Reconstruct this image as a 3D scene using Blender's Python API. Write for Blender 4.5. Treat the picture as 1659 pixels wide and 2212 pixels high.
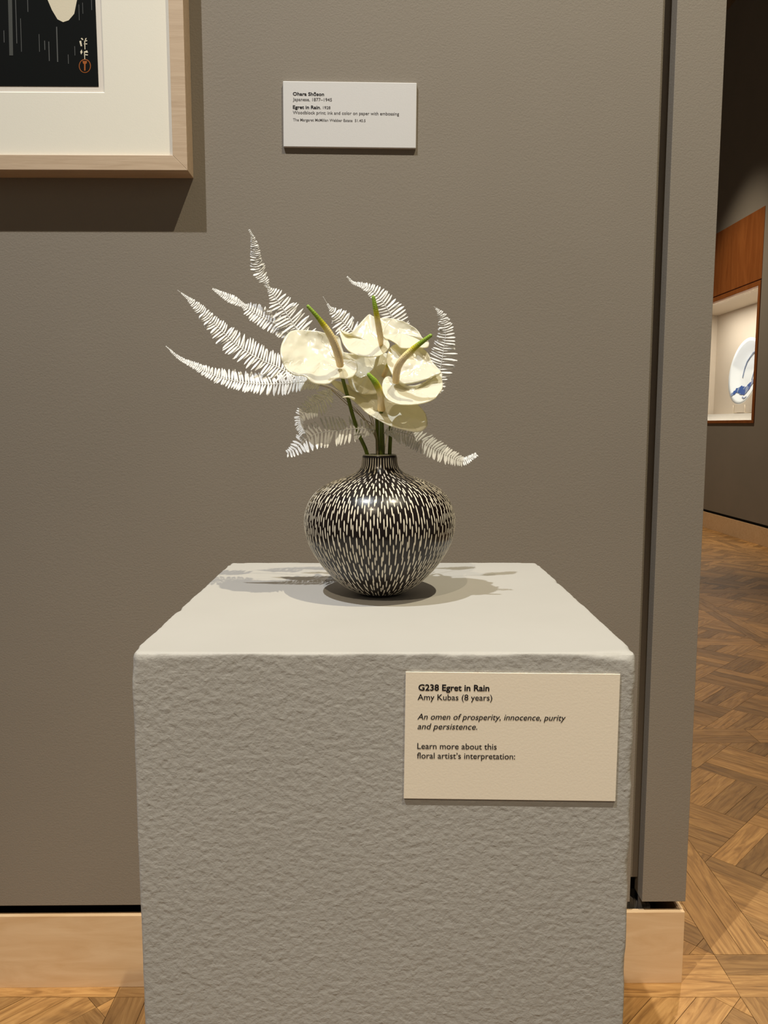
import bpy, bmesh, math, random
from mathutils import Vector, Matrix, noise

for o in list(bpy.data.objects):
    bpy.data.objects.remove(o, do_unlink=True)
scene = bpy.context.scene
COL = scene.collection
random.seed(7)

# ------------------------------------------------------------------ camera
FPX, PITCH, CAMZ = 1680.0, math.radians(6.4), 1.10
cam_data = bpy.data.cameras.new('camera')
cam_data.sensor_fit = 'VERTICAL'
cam_data.sensor_height = 36.0
cam_data.lens = FPX / 2212.0 * 36.0
cam_data.clip_start = 0.02
cam = bpy.data.objects.new('camera', cam_data)
COL.objects.link(cam)
cam.location = (0, 0, CAMZ)
cam.rotation_euler = (math.pi / 2 - PITCH, 0, 0)
scene.camera = cam

# ------------------------------------------------------------------ world, view, gallery lamps
scene.view_settings.view_transform = 'Standard'
scene.view_settings.look = 'None'
scene.view_settings.exposure = 0.0
scene.view_settings.gamma = 1.0
scene.view_settings.use_curve_mapping = False
world = bpy.data.worlds.new('gallery_world')
scene.world = world
world.use_nodes = True
world.node_tree.nodes['Background'].inputs[0].default_value = (1.0, 0.86, 0.68, 1)
world.node_tree.nodes['Background'].inputs[1].default_value = 0.17

def spot(name, loc, target, power, color, angle, blend, radius=0.02):
    d = bpy.data.lights.new(name, 'SPOT')
    d.energy = power; d.color = color
    d.spot_size = math.radians(angle); d.spot_blend = blend
    d.shadow_soft_size = radius
    o = bpy.data.objects.new(name, d)
    COL.objects.link(o)
    o.location = loc
    o.rotation_euler = (Vector(target) - Vector(loc)).to_track_quat('-Z', 'Y').to_euler()
    return o

# the two ceiling track spots that light the pedestal and the wall (their shadows fix where they hang)
spot('track_spot_cool', (-1.11, -0.295, 5.0), (-0.05, 1.15, 1.1), 600, (0.95, 0.98, 1.0), 70, 0.6)
spot('track_spot_warm', (1.13, -0.29, 5.0), (0.22, 1.1, 1.0), 560, (1.0, 0.90, 0.66), 44, 1.0)
# a narrower spot farther back, aimed at the pedestal's front
spot('track_spot_front', (-0.95, -2.6, 5.0), (0.0, 0.8, 0.08), 350, (1.0, 0.84, 0.62), 24, 0.75)
# further track spots of the gallery beyond the partition
spot('track_spot_hall', (1.9, 4.2, 5.0), (1.5, 3.0, 0.0), 520, (1.0, 0.84, 0.62), 62, 0.8, 0.05)
spot('track_spot_far', (2.2, 7.4, 5.0), (2.9, 7.8, 0.0), 620, (1.0, 0.86, 0.66), 64, 0.9, 0.05)

# ------------------------------------------------------------------ geometry helpers
CAMP = Vector((0, 0, CAMZ))
VF = Vector((0, math.cos(PITCH), -math.sin(PITCH)))
VU = Vector((0, math.sin(PITCH), math.cos(PITCH)))
VR = Vector((1, 0, 0))
def ray(px, py):
    return VF + VR * ((px - 829.5) / FPX) - VU * ((py - 1106) / FPX)
def at(px, py, Y):
    d = ray(px, py); return CAMP + d * (Y / d.y)
def proj(P):
    v = Vector(P) - CAMP; w = v.dot(VF)
    return 829.5 + FPX * v.dot(VR) / w, 1106 - FPX * v.dot(VU) / w

def tag(o, label=None, cat=None, group=None, kind=None):
    if label: o['label'] = label
    if cat: o['category'] = cat
    if group: o['group'] = group
    if kind: o['kind'] = kind
    return o
def empty(name, loc=(0, 0, 0)):
    o = bpy.data.objects.new(name, None); COL.objects.link(o)
    o.location = loc; o.empty_display_size = 0.02
    return o
def link(name, me, mat=None, parent=None, smooth=False):
    o = bpy.data.objects.new(name, me); COL.objects.link(o)
    if mat is not None and not me.materials: me.materials.append(mat)
    if parent is not None:
        o.parent = parent
        o.matrix_parent_inverse = Matrix.Translation(parent.location).inverted()
    if smooth:
        for p in me.polygons: p.use_smooth = True
    return o
def mesh_from(name, verts, faces):
    me = bpy.data.meshes.new(name)
    me.from_pydata([tuple(v) for v in verts], [], faces)
    me.update()
    return me
def fix_normals(me):
    bm = bmesh.new(); bm.from_mesh(me)
    bmesh.ops.recalc_face_normals(bm, faces=bm.faces)
    bm.to_mesh(me); bm.free()
class MB:
    def __init__(s): s.v = []; s.f = []
    def box(s, x0, x1, y0, y1, z0, z1, fn=None):
        b = len(s.v)
        c = [(x0,y0,z0),(x1,y0,z0),(x1,y1,z0),(x0,y1,z0),(x0,y0,z1),(x1,y0,z1),(x1,y1,z1),(x0,y1,z1)]
        s.v += [fn(*p) if fn else p for p in c]
        s.f += [tuple(b+i for i in q) for q in ((0,3,2,1),(4,5,6,7),(0,1,5,4),(1,2,6,5),(2,3,7,6),(3,0,4,7))]
        return s
    def prism(s, loop, off):
        """loop of 3D points extruded by the vector off"""
        b = len(s.v); n = len(loop); off = Vector(off)
        s.v += [tuple(p) for p in loop] + [tuple(Vector(p) + off) for p in loop]
        s.f.append(tuple(b + i for i in range(n))); s.f.append(tuple(b + n + i for i in reversed(range(n))))
        for i in range(n):
            j = (i + 1) % n
            s.f.append((b + i, b + n + i, b + n + j, b + j))
        return s
    def tube(s, pts, radii, seg=10, cap=True):
        b = len(s.v); n = len(pts)
        pts = [Vector(p) for p in pts]
        prev = None
        for i, p in enumerate(pts):
            t = (pts[min(i+1, n-1)] - pts[max(i-1, 0)]).normalized()
            a = prev if prev is not None else Vector((0.31, -0.9, 0.3))
            u = (a - t * a.dot(t)).normalized(); w = t.cross(u); prev = u
            for k in range(seg):
                ang = 2 * math.pi * k / seg
                s.v.append(tuple(p + (u * math.cos(ang) + w * math.sin(ang)) * radii[i]))
        for i in range(n - 1):
            for k in range(seg):
                k2 = (k + 1) % seg
                s.f.append((b+i*seg+k, b+i*seg+k2, b+(i+1)*seg+k2, b+(i+1)*seg+k))
        if cap:
            s.f.append(tuple(b + k for k in reversed(range(seg))))
            s.f.append(tuple(b + (n-1)*seg + k for k in range(seg)))
        return s
    def build(s, name, mat=None, parent=None, smooth=False, bevel=0.0):
        me = mesh_from(name, s.v, s.f); fix_normals(me)
        o = link(name, me, mat, parent, smooth)
        if bevel:
            m = o.modifiers.new('bevel', 'BEVEL'); m.width = bevel; m.segments = 2; m.limit_method = 'ANGLE'
        return o
def catmull(pts, n, closed=False):
    P = [Vector(p) for p in pts]; out = []; m = len(P)
    segs = m if closed else m - 1
    for i in range(segs):
        if closed: p0, p1, p2, p3 = P[(i-1) % m], P[i], P[(i+1) % m], P[(i+2) % m]
        else: p0, p1, p2, p3 = P[max(i-1,0)], P[i], P[i+1], P[min(i+2,m-1)]
        for k in range(n):
            t = k / n
            out.append(0.5 * ((2*p1) + (p2-p0)*t + (2*p0-5*p1+4*p2-p3)*t*t + (3*p1-p0-3*p2+p3)*t**3))
    if not closed: out.append(P[-1].copy())
    return out

# ------------------------------------------------------------------ materials
def srgb(r, g, b):
    f = lambda c: (c/255/12.92) if c/255 <= 0.04045 else ((c/255+0.055)/1.055)**2.4
    return (f(r), f(g), f(b), 1)
def new_mat(name, color=(0.5,0.5,0.5,1), rough=0.6, spec=0.5):
    m = bpy.data.materials.new(name); m.use_nodes = True
    b = m.node_tree.nodes['Principled BSDF']
    b.inputs['Base Color'].default_value = color
    b.inputs['Roughness'].default_value = rough
    b.inputs['Specular IOR Level'].default_value = spec
    return m, m.node_tree.nodes, m.node_tree.links, b
def nd(N, typ, **kw):
    n = N.new(typ)
    for k, v in kw.items(): setattr(n, k, v)
    return n
def ramp(N, stops):
    r = N.new('ShaderNodeValToRGB'); e = r.color_ramp.elements
    while len(e) < len(stops): e.new(0.5)
    for el, (p, c) in zip(e, stops): el.position = p; el.color = c
    return r
def coord(N, L, kind='Object', scale=(1,1,1)):
    tc = N.new('ShaderNodeTexCoord'); mp = N.new('ShaderNodeMapping')
    mp.inputs['Scale'].default_value = scale
    L.new(tc.outputs[kind], mp.inputs['Vector'])
    return mp.outputs['Vector']
def noise_tex(N, L, vec, scale, detail=4, rough=0.55, dist=0.0):
    t = N.new('ShaderNodeTexNoise')
    t.inputs['Scale'].default_value = scale; t.inputs['Detail'].default_value = detail
    t.inputs['Roughness'].default_value = rough; t.inputs['Distortion'].default_value = dist
    L.new(vec, t.inputs['Vector']); return t
def bump(N, L, b, height, strength, dist, chain=None):
    bp = N.new('ShaderNodeBump'); bp.inputs['Strength'].default_value = strength
    bp.inputs['Distance'].default_value = dist
    L.new(height, bp.inputs['Height'])
    if chain is not None: L.new(chain, bp.inputs['Normal'])
    L.new(bp.outputs['Normal'], b.inputs['Normal'])
    return bp.outputs['Normal']

def paint_mat(name, c1, c2, bscale, bdist, rough=0.75):
    m, N, L, b = new_mat(name, c1, rough, 0.3)
    v = coord(N, L)
    n1 = noise_tex(N, L, v, 3.0, 3)
    r = ramp(N, [(0.35, c1), (0.7, c2)])
    L.new(n1.outputs['Fac'], r.inputs[0]); L.new(r.outputs[0], b.inputs['Base Color'])
    n2 = noise_tex(N, L, v, bscale, 5, 0.6)
    bump(N, L, b, n2.outputs['Fac'], 1.0, bdist)
    return m
M_wall = paint_mat('taupe_wall_paint', (0.240,0.205,0.164,1), (0.250,0.214,0.172,1), 330, 0.0005)
M_side = paint_mat('taupe_hall_paint', (0.215,0.19,0.155,1), (0.23,0.2,0.165,1), 200, 0.0008)
M_gap = new_mat('gap_shade_black', (0.02,0.018,0.015,1), 0.9, 0.1)[0]  # near-black colour stands in for the shade inside the wall's hollow gap

def plaster_mat():
    m, N, L, b = new_mat('rough_painted_plaster', (0.46,0.445,0.415,1), 0.6, 0.35)
    v = coord(N, L)
    n0 = noise_tex(N, L, v, 5.0, 4)
    r = ramp(N, [(0.3, (0.415,0.398,0.37,1)), (0.7, (0.44,0.423,0.395,1))])
    L.new(n0.outputs['Fac'], r.inputs[0]); L.new(r.outputs[0], b.inputs['Base Color'])
    vs = coord(N, L, 'Object', (0.95, 1, 1.1))
    n1 = noise_tex(N, L, vs, 150, 3, 0.5, 0.2)
    n2 = noise_tex(N, L, v, 260, 3, 0.5)
    ad = nd(N, 'ShaderNodeMath', operation='MULTIPLY_ADD'); ad.inputs[1].default_value = 0.35
    L.new(n2.outputs['Fac'], ad.inputs[0]); L.new(n1.outputs['Fac'], ad.inputs[2])
    # stippled relief on the upright faces, trowelled smooth on top
    geo = N.new('ShaderNodeNewGeometry'); sx = N.new('ShaderNodeSeparateXYZ')
    L.new(geo.outputs['True Normal'], sx.inputs[0])
    mr = N.new('ShaderNodeMapRange'); mr.inputs[1].default_value = 0.3; mr.inputs[2].default_value = 0.95
    mr.inputs[3].default_value = 1.0; mr.inputs[4].default_value = 0.1
    L.new(sx.outputs['Z'], mr.inputs[0])
    mu = nd(N, 'ShaderNodeMath', operation='MULTIPLY')
    L.new(ad.outputs[0], mu.inputs[0]); L.new(mr.outputs[0], mu.inputs[1])
    bump(N, L, b, mu.outputs[0], 1.0, 0.00085)
    return m
M_plaster = plaster_mat()

def wood_mat(name, dark, light, scale=(3,30,30), rough=0.45, bs=0.0003, dist=1.2):
    m, N, L, b = new_mat(name, light, rough, 0.4)
    v = coord(N, L, 'Object', scale)
    n = noise_tex(N, L, v, 1.6, 6, 0.6, dist)
    r = ramp(N, [(0.3, dark), (0.72, light)])
    L.new(n.outputs['Fac'], r.inputs[0]); L.new(r.outputs[0], b.inputs['Base Color'])
    bump(N, L, b, n.outputs['Fac'], 0.5, bs)
    return m
M_maple = wood_mat('maple_baseboard', (0.64,0.42,0.225,1), (0.76,0.55,0.34,1), (2.2,14,14), 0.4, 0.0003, 2.0)
M_frame = wood_mat('pale_maple_frame', (0.50,0.36,0.24,1), (0.62,0.47,0.33,1), (5,90,90), 0.5)
M_cherry = wood_mat('red_brown_case_wood', (0.19,0.055,0.012,1), (0.30,0.10,0.025,1), (12,6,1.0), 0.35)

def oak_mat():
    m, N, L, b = new_mat('oak_parquet', (0.35,0.2,0.08,1), 0.36, 0.5)
    uv = N.new('ShaderNodeUVMap'); uv.uv_map = 'grain'
    mp = N.new('ShaderNodeMapping'); mp.inputs['Scale'].default_value = (4.5, 42, 1)
    L.new(uv.outputs[0], mp.inputs[0])
    n = noise_tex(N, L, mp.outputs[0], 1.0, 6, 0.6, 2.6)
    r = ramp(N, [(0.22, (0.16,0.072,0.018,1)), (0.5, (0.36,0.185,0.058,1)), (0.8, (0.56,0.32,0.115,1))])
    L.new(n.outputs['Fac'], r.inputs[0])
    geo = N.new('ShaderNodeNewGeometry')
    hsv = N.new('ShaderNodeHueSaturation')
    mr = N.new('ShaderNodeMapRange'); mr.inputs[3].default_value = 0.62; mr.inputs[4].default_value = 1.18
    oi = N.new('ShaderNodeObjectInfo')
    sm = nd(N, 'ShaderNodeMath', operation='ADD'); fc = nd(N, 'ShaderNodeMath', operation='FRACT')
    L.new(geo.outputs['Random Per Island'], sm.inputs[0]); L.new(oi.outputs['Random'], sm.inputs[1]); L.new(sm.outputs[0], fc.inputs[0])
    L.new(fc.outputs[0], mr.inputs[0]); L.new(mr.outputs[0], hsv.inputs['Value'])
    L.new(r.outputs[0], hsv.inputs['Color']); L.new(hsv.outputs[0], b.inputs['Base Color'])
    mp2 = N.new('ShaderNodeMapping'); mp2.inputs['Scale'].default_value = (30, 60, 1)
    L.new(uv.outputs[0], mp2.inputs[0])
    n2 = noise_tex(N, L, mp2.outputs[0], 1.0, 3)
    r2 = N.new('ShaderNodeMapRange'); r2.inputs[3].default_value = 0.4; r2.inputs[4].default_value = 0.62
    L.new(n2.outputs['Fac'], r2.inputs[0]); L.new(r2.outputs[0], b.inputs['Roughness'])
    bump(N, L, b, n.outputs['Fac'], 0.35, 0.0006)
    return m
M_oak = oak_mat()
M_joint = new_mat('dark_floor_joint', (0.06,0.03,0.012,1), 0.8, 0.2)[0]
M_ceil = new_mat('dark_gallery_ceiling', (0.22,0.19,0.15,1), 0.9, 0.1)[0]

def paper_mat(name, c, rough=0.75):
    m, N, L, b = new_mat(name, c, rough, 0.25)
    n = noise_tex(N, L, coord(N, L), 500, 3); bump(N, L, b, n.outputs['Fac'], 0.4, 0.0002)
    return m
M_card = paper_mat('cream_card_stock', (0.90,0.80,0.66,1))
M_label = paper_mat('white_label_board', (0.66,0.64,0.63,1), 0.55)
M_ink = new_mat('black_ink', (0.012,0.010,0.012,1), 0.6, 0.2)[0]
M_inkgrey = new_mat('grey_ink', (0.10,0.09,0.09,1), 0.6, 0.2)[0]
M_mat = paper_mat('cream_mat_board', (0.83,0.78,0.67,1))
M_sheet = paper_mat('pale_print_paper', (0.74,0.67,0.59,1))
M_black = new_mat('black_print_ink', (0.005,0.0055,0.005,1), 0.8, 0.08)[0]
M_cream = paper_mat('cream_print_ink', (0.72,0.64,0.48,1))
M_grey = paper_mat('grey_print_ink', (0.065,0.066,0.058,1))
M_rain = paper_mat('pale_grey_print_ink', (0.10,0.10,0.095,1))
M_seal = paper_mat('orange_red_print_ink', (0.34,0.09,0.012,1))

def glaze_mat(name, c, rough):
    m, N, L, b = new_mat(name, c, rough, 0.5)
    b.inputs['Specular IOR Level'].default_value = 0.3
    b.inputs['Coat Weight'].default_value = 0.28; b.inputs['Coat Roughness'].default_value = 0.13
    n = noise_tex(N, L, coord(N, L), 160, 3); bump(N, L, b, n.outputs['Fac'], 0.35, 0.0006)
    return m
M_glaze = glaze_mat('black_brown_glaze', (0.007,0.0035,0.003,1), 0.32)
M_stroke = glaze_mat('cream_slip_stroke', (0.72,0.66,0.54,1), 0.42)
M_rim = glaze_mat('pale_grey_green_rim', (0.30,0.30,0.21,1), 0.45)

def spathe_mat():
    m, N, L, b = new_mat('waxy_ivory_spathe', (0.88,0.88,0.83,1), 0.22, 0.55)
    out = [n for n in N if n.type == 'OUTPUT_MATERIAL'][0]
    b.inputs['Coat Weight'].default_value = 0.4; b.inputs['Coat Roughness'].default_value = 0.16
    uv = N.new('ShaderNodeUVMap'); uv.uv_map = 'leaf'
    # raised veins fanning out from the base, and soft quilting between them
    nz = noise_tex(N, L, uv.outputs[0], 3.5, 2)
    sx = N.new('ShaderNodeSeparateXYZ'); L.new(uv.outputs[0], sx.inputs[0])
    at2 = nd(N, 'ShaderNodeMath', operation='ARCTAN2'); L.new(sx.outputs['Y'], at2.inputs[0]); L.new(sx.outputs['X'], at2.inputs[1])
    ma = nd(N, 'ShaderNodeMath', operation='MULTIPLY_ADD'); ma.inputs[1].default_value = 3.6
    mn = nd(N, 'ShaderNodeMath', operation='MULTIPLY'); mn.inputs[1].default_value = 3.2
    L.new(nz.outputs['Fac'], mn.inputs[0]); L.new(at2.outputs[0], ma.inputs[0]); L.new(mn.outputs[0], ma.inputs[2])
    sn = nd(N, 'ShaderNodeMath', operation='SINE'); L.new(ma.outputs[0], sn.inputs[0])
    ab = nd(N, 'ShaderNodeMath', operation='ABSOLUTE'); L.new(sn.outputs[0], ab.inputs[0])
    iv = nd(N, 'ShaderNodeMath', operation='SUBTRACT'); iv.inputs[0].default_value = 1.0; L.new(ab.outputs[0], iv.inputs[1])
    pw = nd(N, 'ShaderNodeMath', operation='POWER'); pw.inputs[1].default_value = 7.0; L.new(iv.outputs[0], pw.inputs[0])
    vo = N.new('ShaderNodeTexVoronoi'); vo.feature = 'SMOOTH_F1'
    vo.inputs['Scale'].default_value = 4.4; vo.inputs['Smoothness'].default_value = 0.7
    mix = N.new('ShaderNodeMix'); mix.data_type = 'VECTOR'; mix.inputs['Factor'].default_value = 0.25
    L.new(uv.outputs[0], mix.inputs['A']); L.new(nz.outputs['Color'], mix.inputs['B'])
    L.new(mix.outputs['Result'], vo.inputs['Vector'])
    ad = nd(N, 'ShaderNodeMath', operation='MULTIPLY_ADD'); ad.inputs[1].default_value = 0.30
    L.new(pw.outputs[0], ad.inputs[0]); L.new(vo.outputs['Distance'], ad.inputs[2])
    bump(N, L, b, ad.outputs[0], 0.75, 0.0016)
    tr = N.new('ShaderNodeBsdfTranslucent'); tr.inputs['Color'].default_value = (0.95,0.88,0.56,1)
    ms = N.new('ShaderNodeMixShader'); ms.inputs[0].default_value = 0.45
    L.new(b.outputs[0], ms.inputs[1]); L.new(tr.outputs[0], ms.inputs[2]); L.new(ms.outputs[0], out.inputs['Surface'])
    return m
M_spathe = spathe_mat()
def spadix_mat():
    m, N, L, b = new_mat('cream_to_green_spadix', (0.7,0.5,0.2,1), 0.5, 0.4)
    uv = N.new('ShaderNodeUVMap'); uv.uv_map = 'len'
    sx = N.new('ShaderNodeSeparateXYZ'); L.new(uv.outputs[0], sx.inputs[0])
    r = ramp(N, [(0.0, (0.90,0.66,0.33,1)), (0.45, (0.94,0.77,0.46,1)), (0.60, (0.90,0.76,0.30,1)), (0.68, (0.56,0.50,0.02,1)), (0.80, (0.22,0.33,0.015,1)), (1.0, (0.26,0.42,0.05,1))])
    L.new(sx.outputs['X'], r.inputs[0]); L.new(r.outputs[0], b.inputs['Base Color'])
    mp = N.new('ShaderNodeMapping'); mp.inputs['Scale'].default_value = (34, 12, 1)
    L.new(uv.outputs[0], mp.inputs[0])
    vo = N.new('ShaderNodeTexVoronoi'); vo.inputs['Scale'].default_value = 1.0; vo.inputs['Randomness'].default_value = 0.25
    L.new(mp.outputs[0], vo.inputs['Vector'])
    inv = nd(N, 'ShaderNodeMath', operation='SUBTRACT'); inv.inputs[0].default_value = 1.0
    L.new(vo.outputs['Distance'], inv.inputs[1])
    bump(N, L, b, inv.outputs[0], 0.6, 0.0008)
    return m
M_spadix = spadix_mat()
M_stem = wood_mat('green_stem', (0.075,0.105,0.006,1), (0.13,0.17,0.012,1), (20,20,4), 0.4, 0.0001)
def fern_mat():
    m, N, L, b = new_mat('bleached_fern', (0.87,0.885,0.91,1), 0.6, 0.3)
    out = [n for n in N if n.type == 'OUTPUT_MATERIAL'][0]
    n = noise_tex(N, L, coord(N, L), 350, 3); bump(N, L, b, n.outputs['Fac'], 0.6, 0.0008)
    tr = N.new('ShaderNodeBsdfTranslucent'); tr.inputs['Color'].default_value = (0.78,0.72,0.58,1)
    ms = N.new('ShaderNodeMixShader'); ms.inputs[0].default_value = 0.25
    L.new(b.outputs[0], ms.inputs[1]); L.new(tr.outputs[0], ms.inputs[2]); L.new(ms.outputs[0], out.inputs['Surface'])
    return m
M_fern = fern_mat()
M_stalk = new_mat('tan_fern_stalk', (0.42,0.34,0.2,1), 0.55, 0.3)[0]
M_lining = paper_mat('cream_case_lining', (0.62,0.54,0.44,1))
M_deck = paper_mat('white_case_deck', (0.85,0.82,0.78,1))
M_porcelain = new_mat('white_porcelain', (0.80,0.84,0.88,1), 0.12, 0.5)[0]
M_cobalt = new_mat('cobalt_blue_painting', (0.05,0.10,0.30,1), 0.15, 0.5)[0]
M_cobalt2 = new_mat('pale_blue_painting', (0.22,0.28,0.42,1), 0.15, 0.5)[0]
def glass_mat():
    m, N, L, b = new_mat('clear_case_glass', (1,1,1,1), 0.02, 0.5)
    out = [n for n in N if n.type == 'OUTPUT_MATERIAL'][0]
    g = N.new('ShaderNodeBsdfGlossy'); g.inputs['Roughness'].default_value = 0.02
    t = N.new('ShaderNodeBsdfTransparent'); t.inputs['Color'].default_value = (0.95,0.96,0.95,1)
    lw = N.new('ShaderNodeLayerWeight'); lw.inputs['Blend'].default_value = 0.5
    pw = nd(N, 'ShaderNodeMath', operation='POWER'); pw.inputs[1].default_value = 5.0
    L.new(lw.outputs['Facing'], pw.inputs[0])
    fr = nd(N, 'ShaderNodeMath', operation='MULTIPLY_ADD'); fr.inputs[1].default_value = 0.5; fr.inputs[2].default_value = 0.03
    L.new(pw.outputs[0], fr.inputs[0])
    ms = N.new('ShaderNodeMixShader')
    L.new(fr.outputs[0], ms.inputs[0]); L.new(t.outputs[0], ms.inputs[1]); L.new(g.outputs[0], ms.inputs[2])
    L.new(ms.outputs[0], out.inputs['Surface'])
    return m
M_glass = glass_mat()

# ================================================================== THE ROOM
WA = math.radians(0.6)                      # the partition wall recedes slightly to the right
def W(u, d, z):                             # wall frame: u along the wall, d behind its face
    return (u * math.cos(WA) - d * math.sin(WA), 1.4225 + u * math.sin(WA) + d * math.cos(WA), z)
def wallY(px, py, off=0.0):                 # depth of the wall face on a sight line
    d = ray(px, py); ta = math.tan(WA)
    k = (1.4225 + off) / (d.y - d.x * ta)
    return d.y * k
CEIL = 5.25
BB, PB = 0.150, 0.172                        # baseboard top, panel bottom
GL, GR, WE = 0.481, 0.505, 0.5905            # groove left, groove right, wall end
wb = tag(MB().box(-3.6, GL, 0, 0.045, PB, CEIL, W).build('wall_back', M_wall, bevel=0.0008), kind='structure')
MB().box(GR, WE, 0, 0.045, PB, CEIL, W).build('end_panel', M_wall, wb, bevel=0.0008)
MB().box(GL - 0.02, GR + 0.02, 0.031, 0.06, 0.205, CEIL, W).build('groove_back', M_wall, wb)
MB().box(-3.6, WE - 0.03, 0.075, 0.24, 0.0, CEIL, W).build('wall_core', M_gap, wb)
MB().box(-3.6, WE, 0.24, 0.285, PB, CEIL, W).build('rear_panel', M_wall, wb)
MB().box(WE - 0.02, WE, 0.045, 0.24, PB, CEIL, W).build('end_cap', M_wall, wb)
# bits of torn black packing left in the foot of the groove
mb = MB()
for i in range(7):
    u = GL - 0.012 + i * 0.0085; h = [0.012, 0.02, 0.034, 0.026, 0.038, 0.018, 0.012][i]
    mb.prism([W(u, 0.012 + 0.004*(i % 3), BB - 0.03), W(u + 0.011, 0.016, BB - 0.03), W(u + 0.009, 0.02, BB - 0.004 + h*0.5), W(u + 0.002, 0.022, BB - 0.002 + h*0.6)], (0.001, 0.006, 0.0))
mb.build('packing_scrap', new_mat('grey_black_packing', (0.05,0.042,0.035,1), 0.7)[0], wb)
bb = tag(MB().box(-3.6, WE, 0, 0.012, 0.0, BB, W).build('baseboard_back', M_maple, bevel=0.0007), kind='structure')
MB().box(WE - 0.0105, WE + 0.0015, 0.0122, 0.275, 0.0, BB, W).build('return_board', M_maple, bb, bevel=0.0007)

XS = 3.46                                    # face of the hall's side wall
NY0, NY1, NZ0, NZ1, NZ2 = 7.315, 9.55, 1.115, 2.42, 3.075
mb = MB()
mb.box(XS, XS + 0.7, 1.0, 12, 0.195, NZ0).box(XS, XS + 0.7, 1.0, 12, NZ2, CEIL)
mb.box(XS, XS + 0.7, 1.0, NY0, NZ0, NZ2).box(XS, XS + 0.7, NY1, 12, NZ0, NZ2)
mb.box(XS + 0.12, XS + 0.7, 1.0, 12, 0.0, 0.195)
wr = tag(mb.build('wall_right', M_side), kind='structure')
tag(MB().box(XS - 0.002, XS + 0.012, 1.0, 12, 0.0, 0.168).build('baseboard_right', M_maple), kind='structure')
tag(MB().box(-3.6, XS + 0.7, 12, 12.15, 0, CEIL).build('wall_far', M_side), kind='structure')
tag(MB().box(-3.8, XS + 0.7, -3, 12.15, CEIL, CEIL + 0.1).build('ceiling', M_ceil), kind='structure')

# ---- parquet floor: squares framed by double strips, filled with a diagonal basket weave
floor = tag(MB().box(-4.0, XS + 0.7, -3.0, 12.1, -0.08, -0.0016).build('floor', M_joint), kind='structure')
PW, PER = 0.061, 1.21
def clip(poly, a, b, c):                     # keep a*x+b*y<=c
    out = []
    for i in range(len(poly)):
        p, q = poly[i], poly[(i+1) % len(poly)]
        dp, dq = a*p[0]+b*p[1]-c, a*q[0]+b*q[1]-c
        if dp <= 0: out.append(p)
        if dp * dq < 0:
            t = dp / (dp - dq); out.append((p[0]+t*(q[0]-p[0]), p[1]+t*(q[1]-p[1])))
    return out
planks = []
def add_plank(poly, ang):
    ar = 0.5 * abs(sum(poly[i][0]*poly[(i+1)%len(poly)][1]-poly[(i+1)%len(poly)][0]*poly[i][1] for i in range(len(poly))))
    if len(poly) >= 3 and ar > 4e-4: planks.append((poly, ang))
G = 0.0005
X0, Y0 = -0.52, 0.18
for ix in range(-1, 4):
    for iy in range(0, 9):
        mx, my = X0 + ix * PER, Y0 + iy * PER           # corner of a module
        for k in range(2):                               # strips along X, in two lengths
            for (a, b2) in ((0, 0.62), (0.62, PER)):
                add_plank([(mx+a+G, my+k*PW+G), (mx+b2-G, my+k*PW+G), (mx+b2-G, my+(k+1)*PW-G), (mx+a+G, my+(k+1)*PW-G)], 0)
            for (a, b2) in ((2*PW, 0.7), (0.7, PER)):
                add_plank([(mx+k*PW+G, my+a+G), (mx+(k+1)*PW-G, my+a+G), (mx+(k+1)*PW-G, my+b2-G), (mx+k*PW+G, my+b2-G)], math.pi/2)
        cx0, cx1, cy0, cy1 = mx+2*PW, mx+PER, my+2*PW, my+PER
        ccx, ccy = (cx0+cx1)/2, (cy0+cy1)/2
        BL = 4 * PW
        c45 = math.sqrt(0.5)
        for i in range(-4, 5):
            for j in range(-4, 5):
                hor = (i + j) % 2 == 0
                for k in range(4):
                    if hor: r = (i*BL, (i+1)*BL, j*BL+k*PW, j*BL+(k+1)*PW)
                    else: r = (i*BL+k*PW, i*BL+(k+1)*PW, j*BL, (j+1)*BL)
                    q = [(r[0]+G, r[2]+G), (r[1]-G, r[2]+G), (r[1]-G, r[3]-G), (r[0]+G, r[3]-G)]
                    q = [(ccx + c45*(x-y), ccy + c45*(x+y)) for x, y in q]
                    for (a, b2, c) in ((1,0,cx1-G), (-1,0,-cx0-G), (0,1,cy1-G), (0,-1,-cy0-G)):
                        q = clip(q, a, b2, c)
                        if not q: break
                    if q: add_plank(q, math.pi/4 if hor else 3*math.pi/4)
def plank_geo(poly, ang, V, F, UV):
    b = len(V); n = len(poly); rx, ry = random.random()*40, random.random()*40
    dz = random.uniform(-0.0002, 0.0002)
    lift = -0.009
    V += [(x, y, dz) for x, y in poly] + [(x, y, lift) for x, y in poly]
    ca, sa = math.cos(ang), math.sin(ang)
    uv = [(x*ca + y*sa + rx, -x*sa + y*ca + ry) for x, y in poly]
    F.append(tuple(b+i for i in range(n))); UV += uv
    for i in range(n):
        j = (i+1) % n
        F.append((b+i, b+n+i, b+n+j, b+j)); UV += [uv[i], uv[i], uv[j], uv[j]]
def plank_mesh(name, V, F, UV):
    me = mesh_from(name, V, F)
    l = me.uv_layers.new(name='grain')
    for i, c in enumerate(UV): l.data[i].uv = c
    fix_normals_keep(me)
    return me
def fix_normals_keep(me):
    pass
near, rest = [], []
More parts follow.
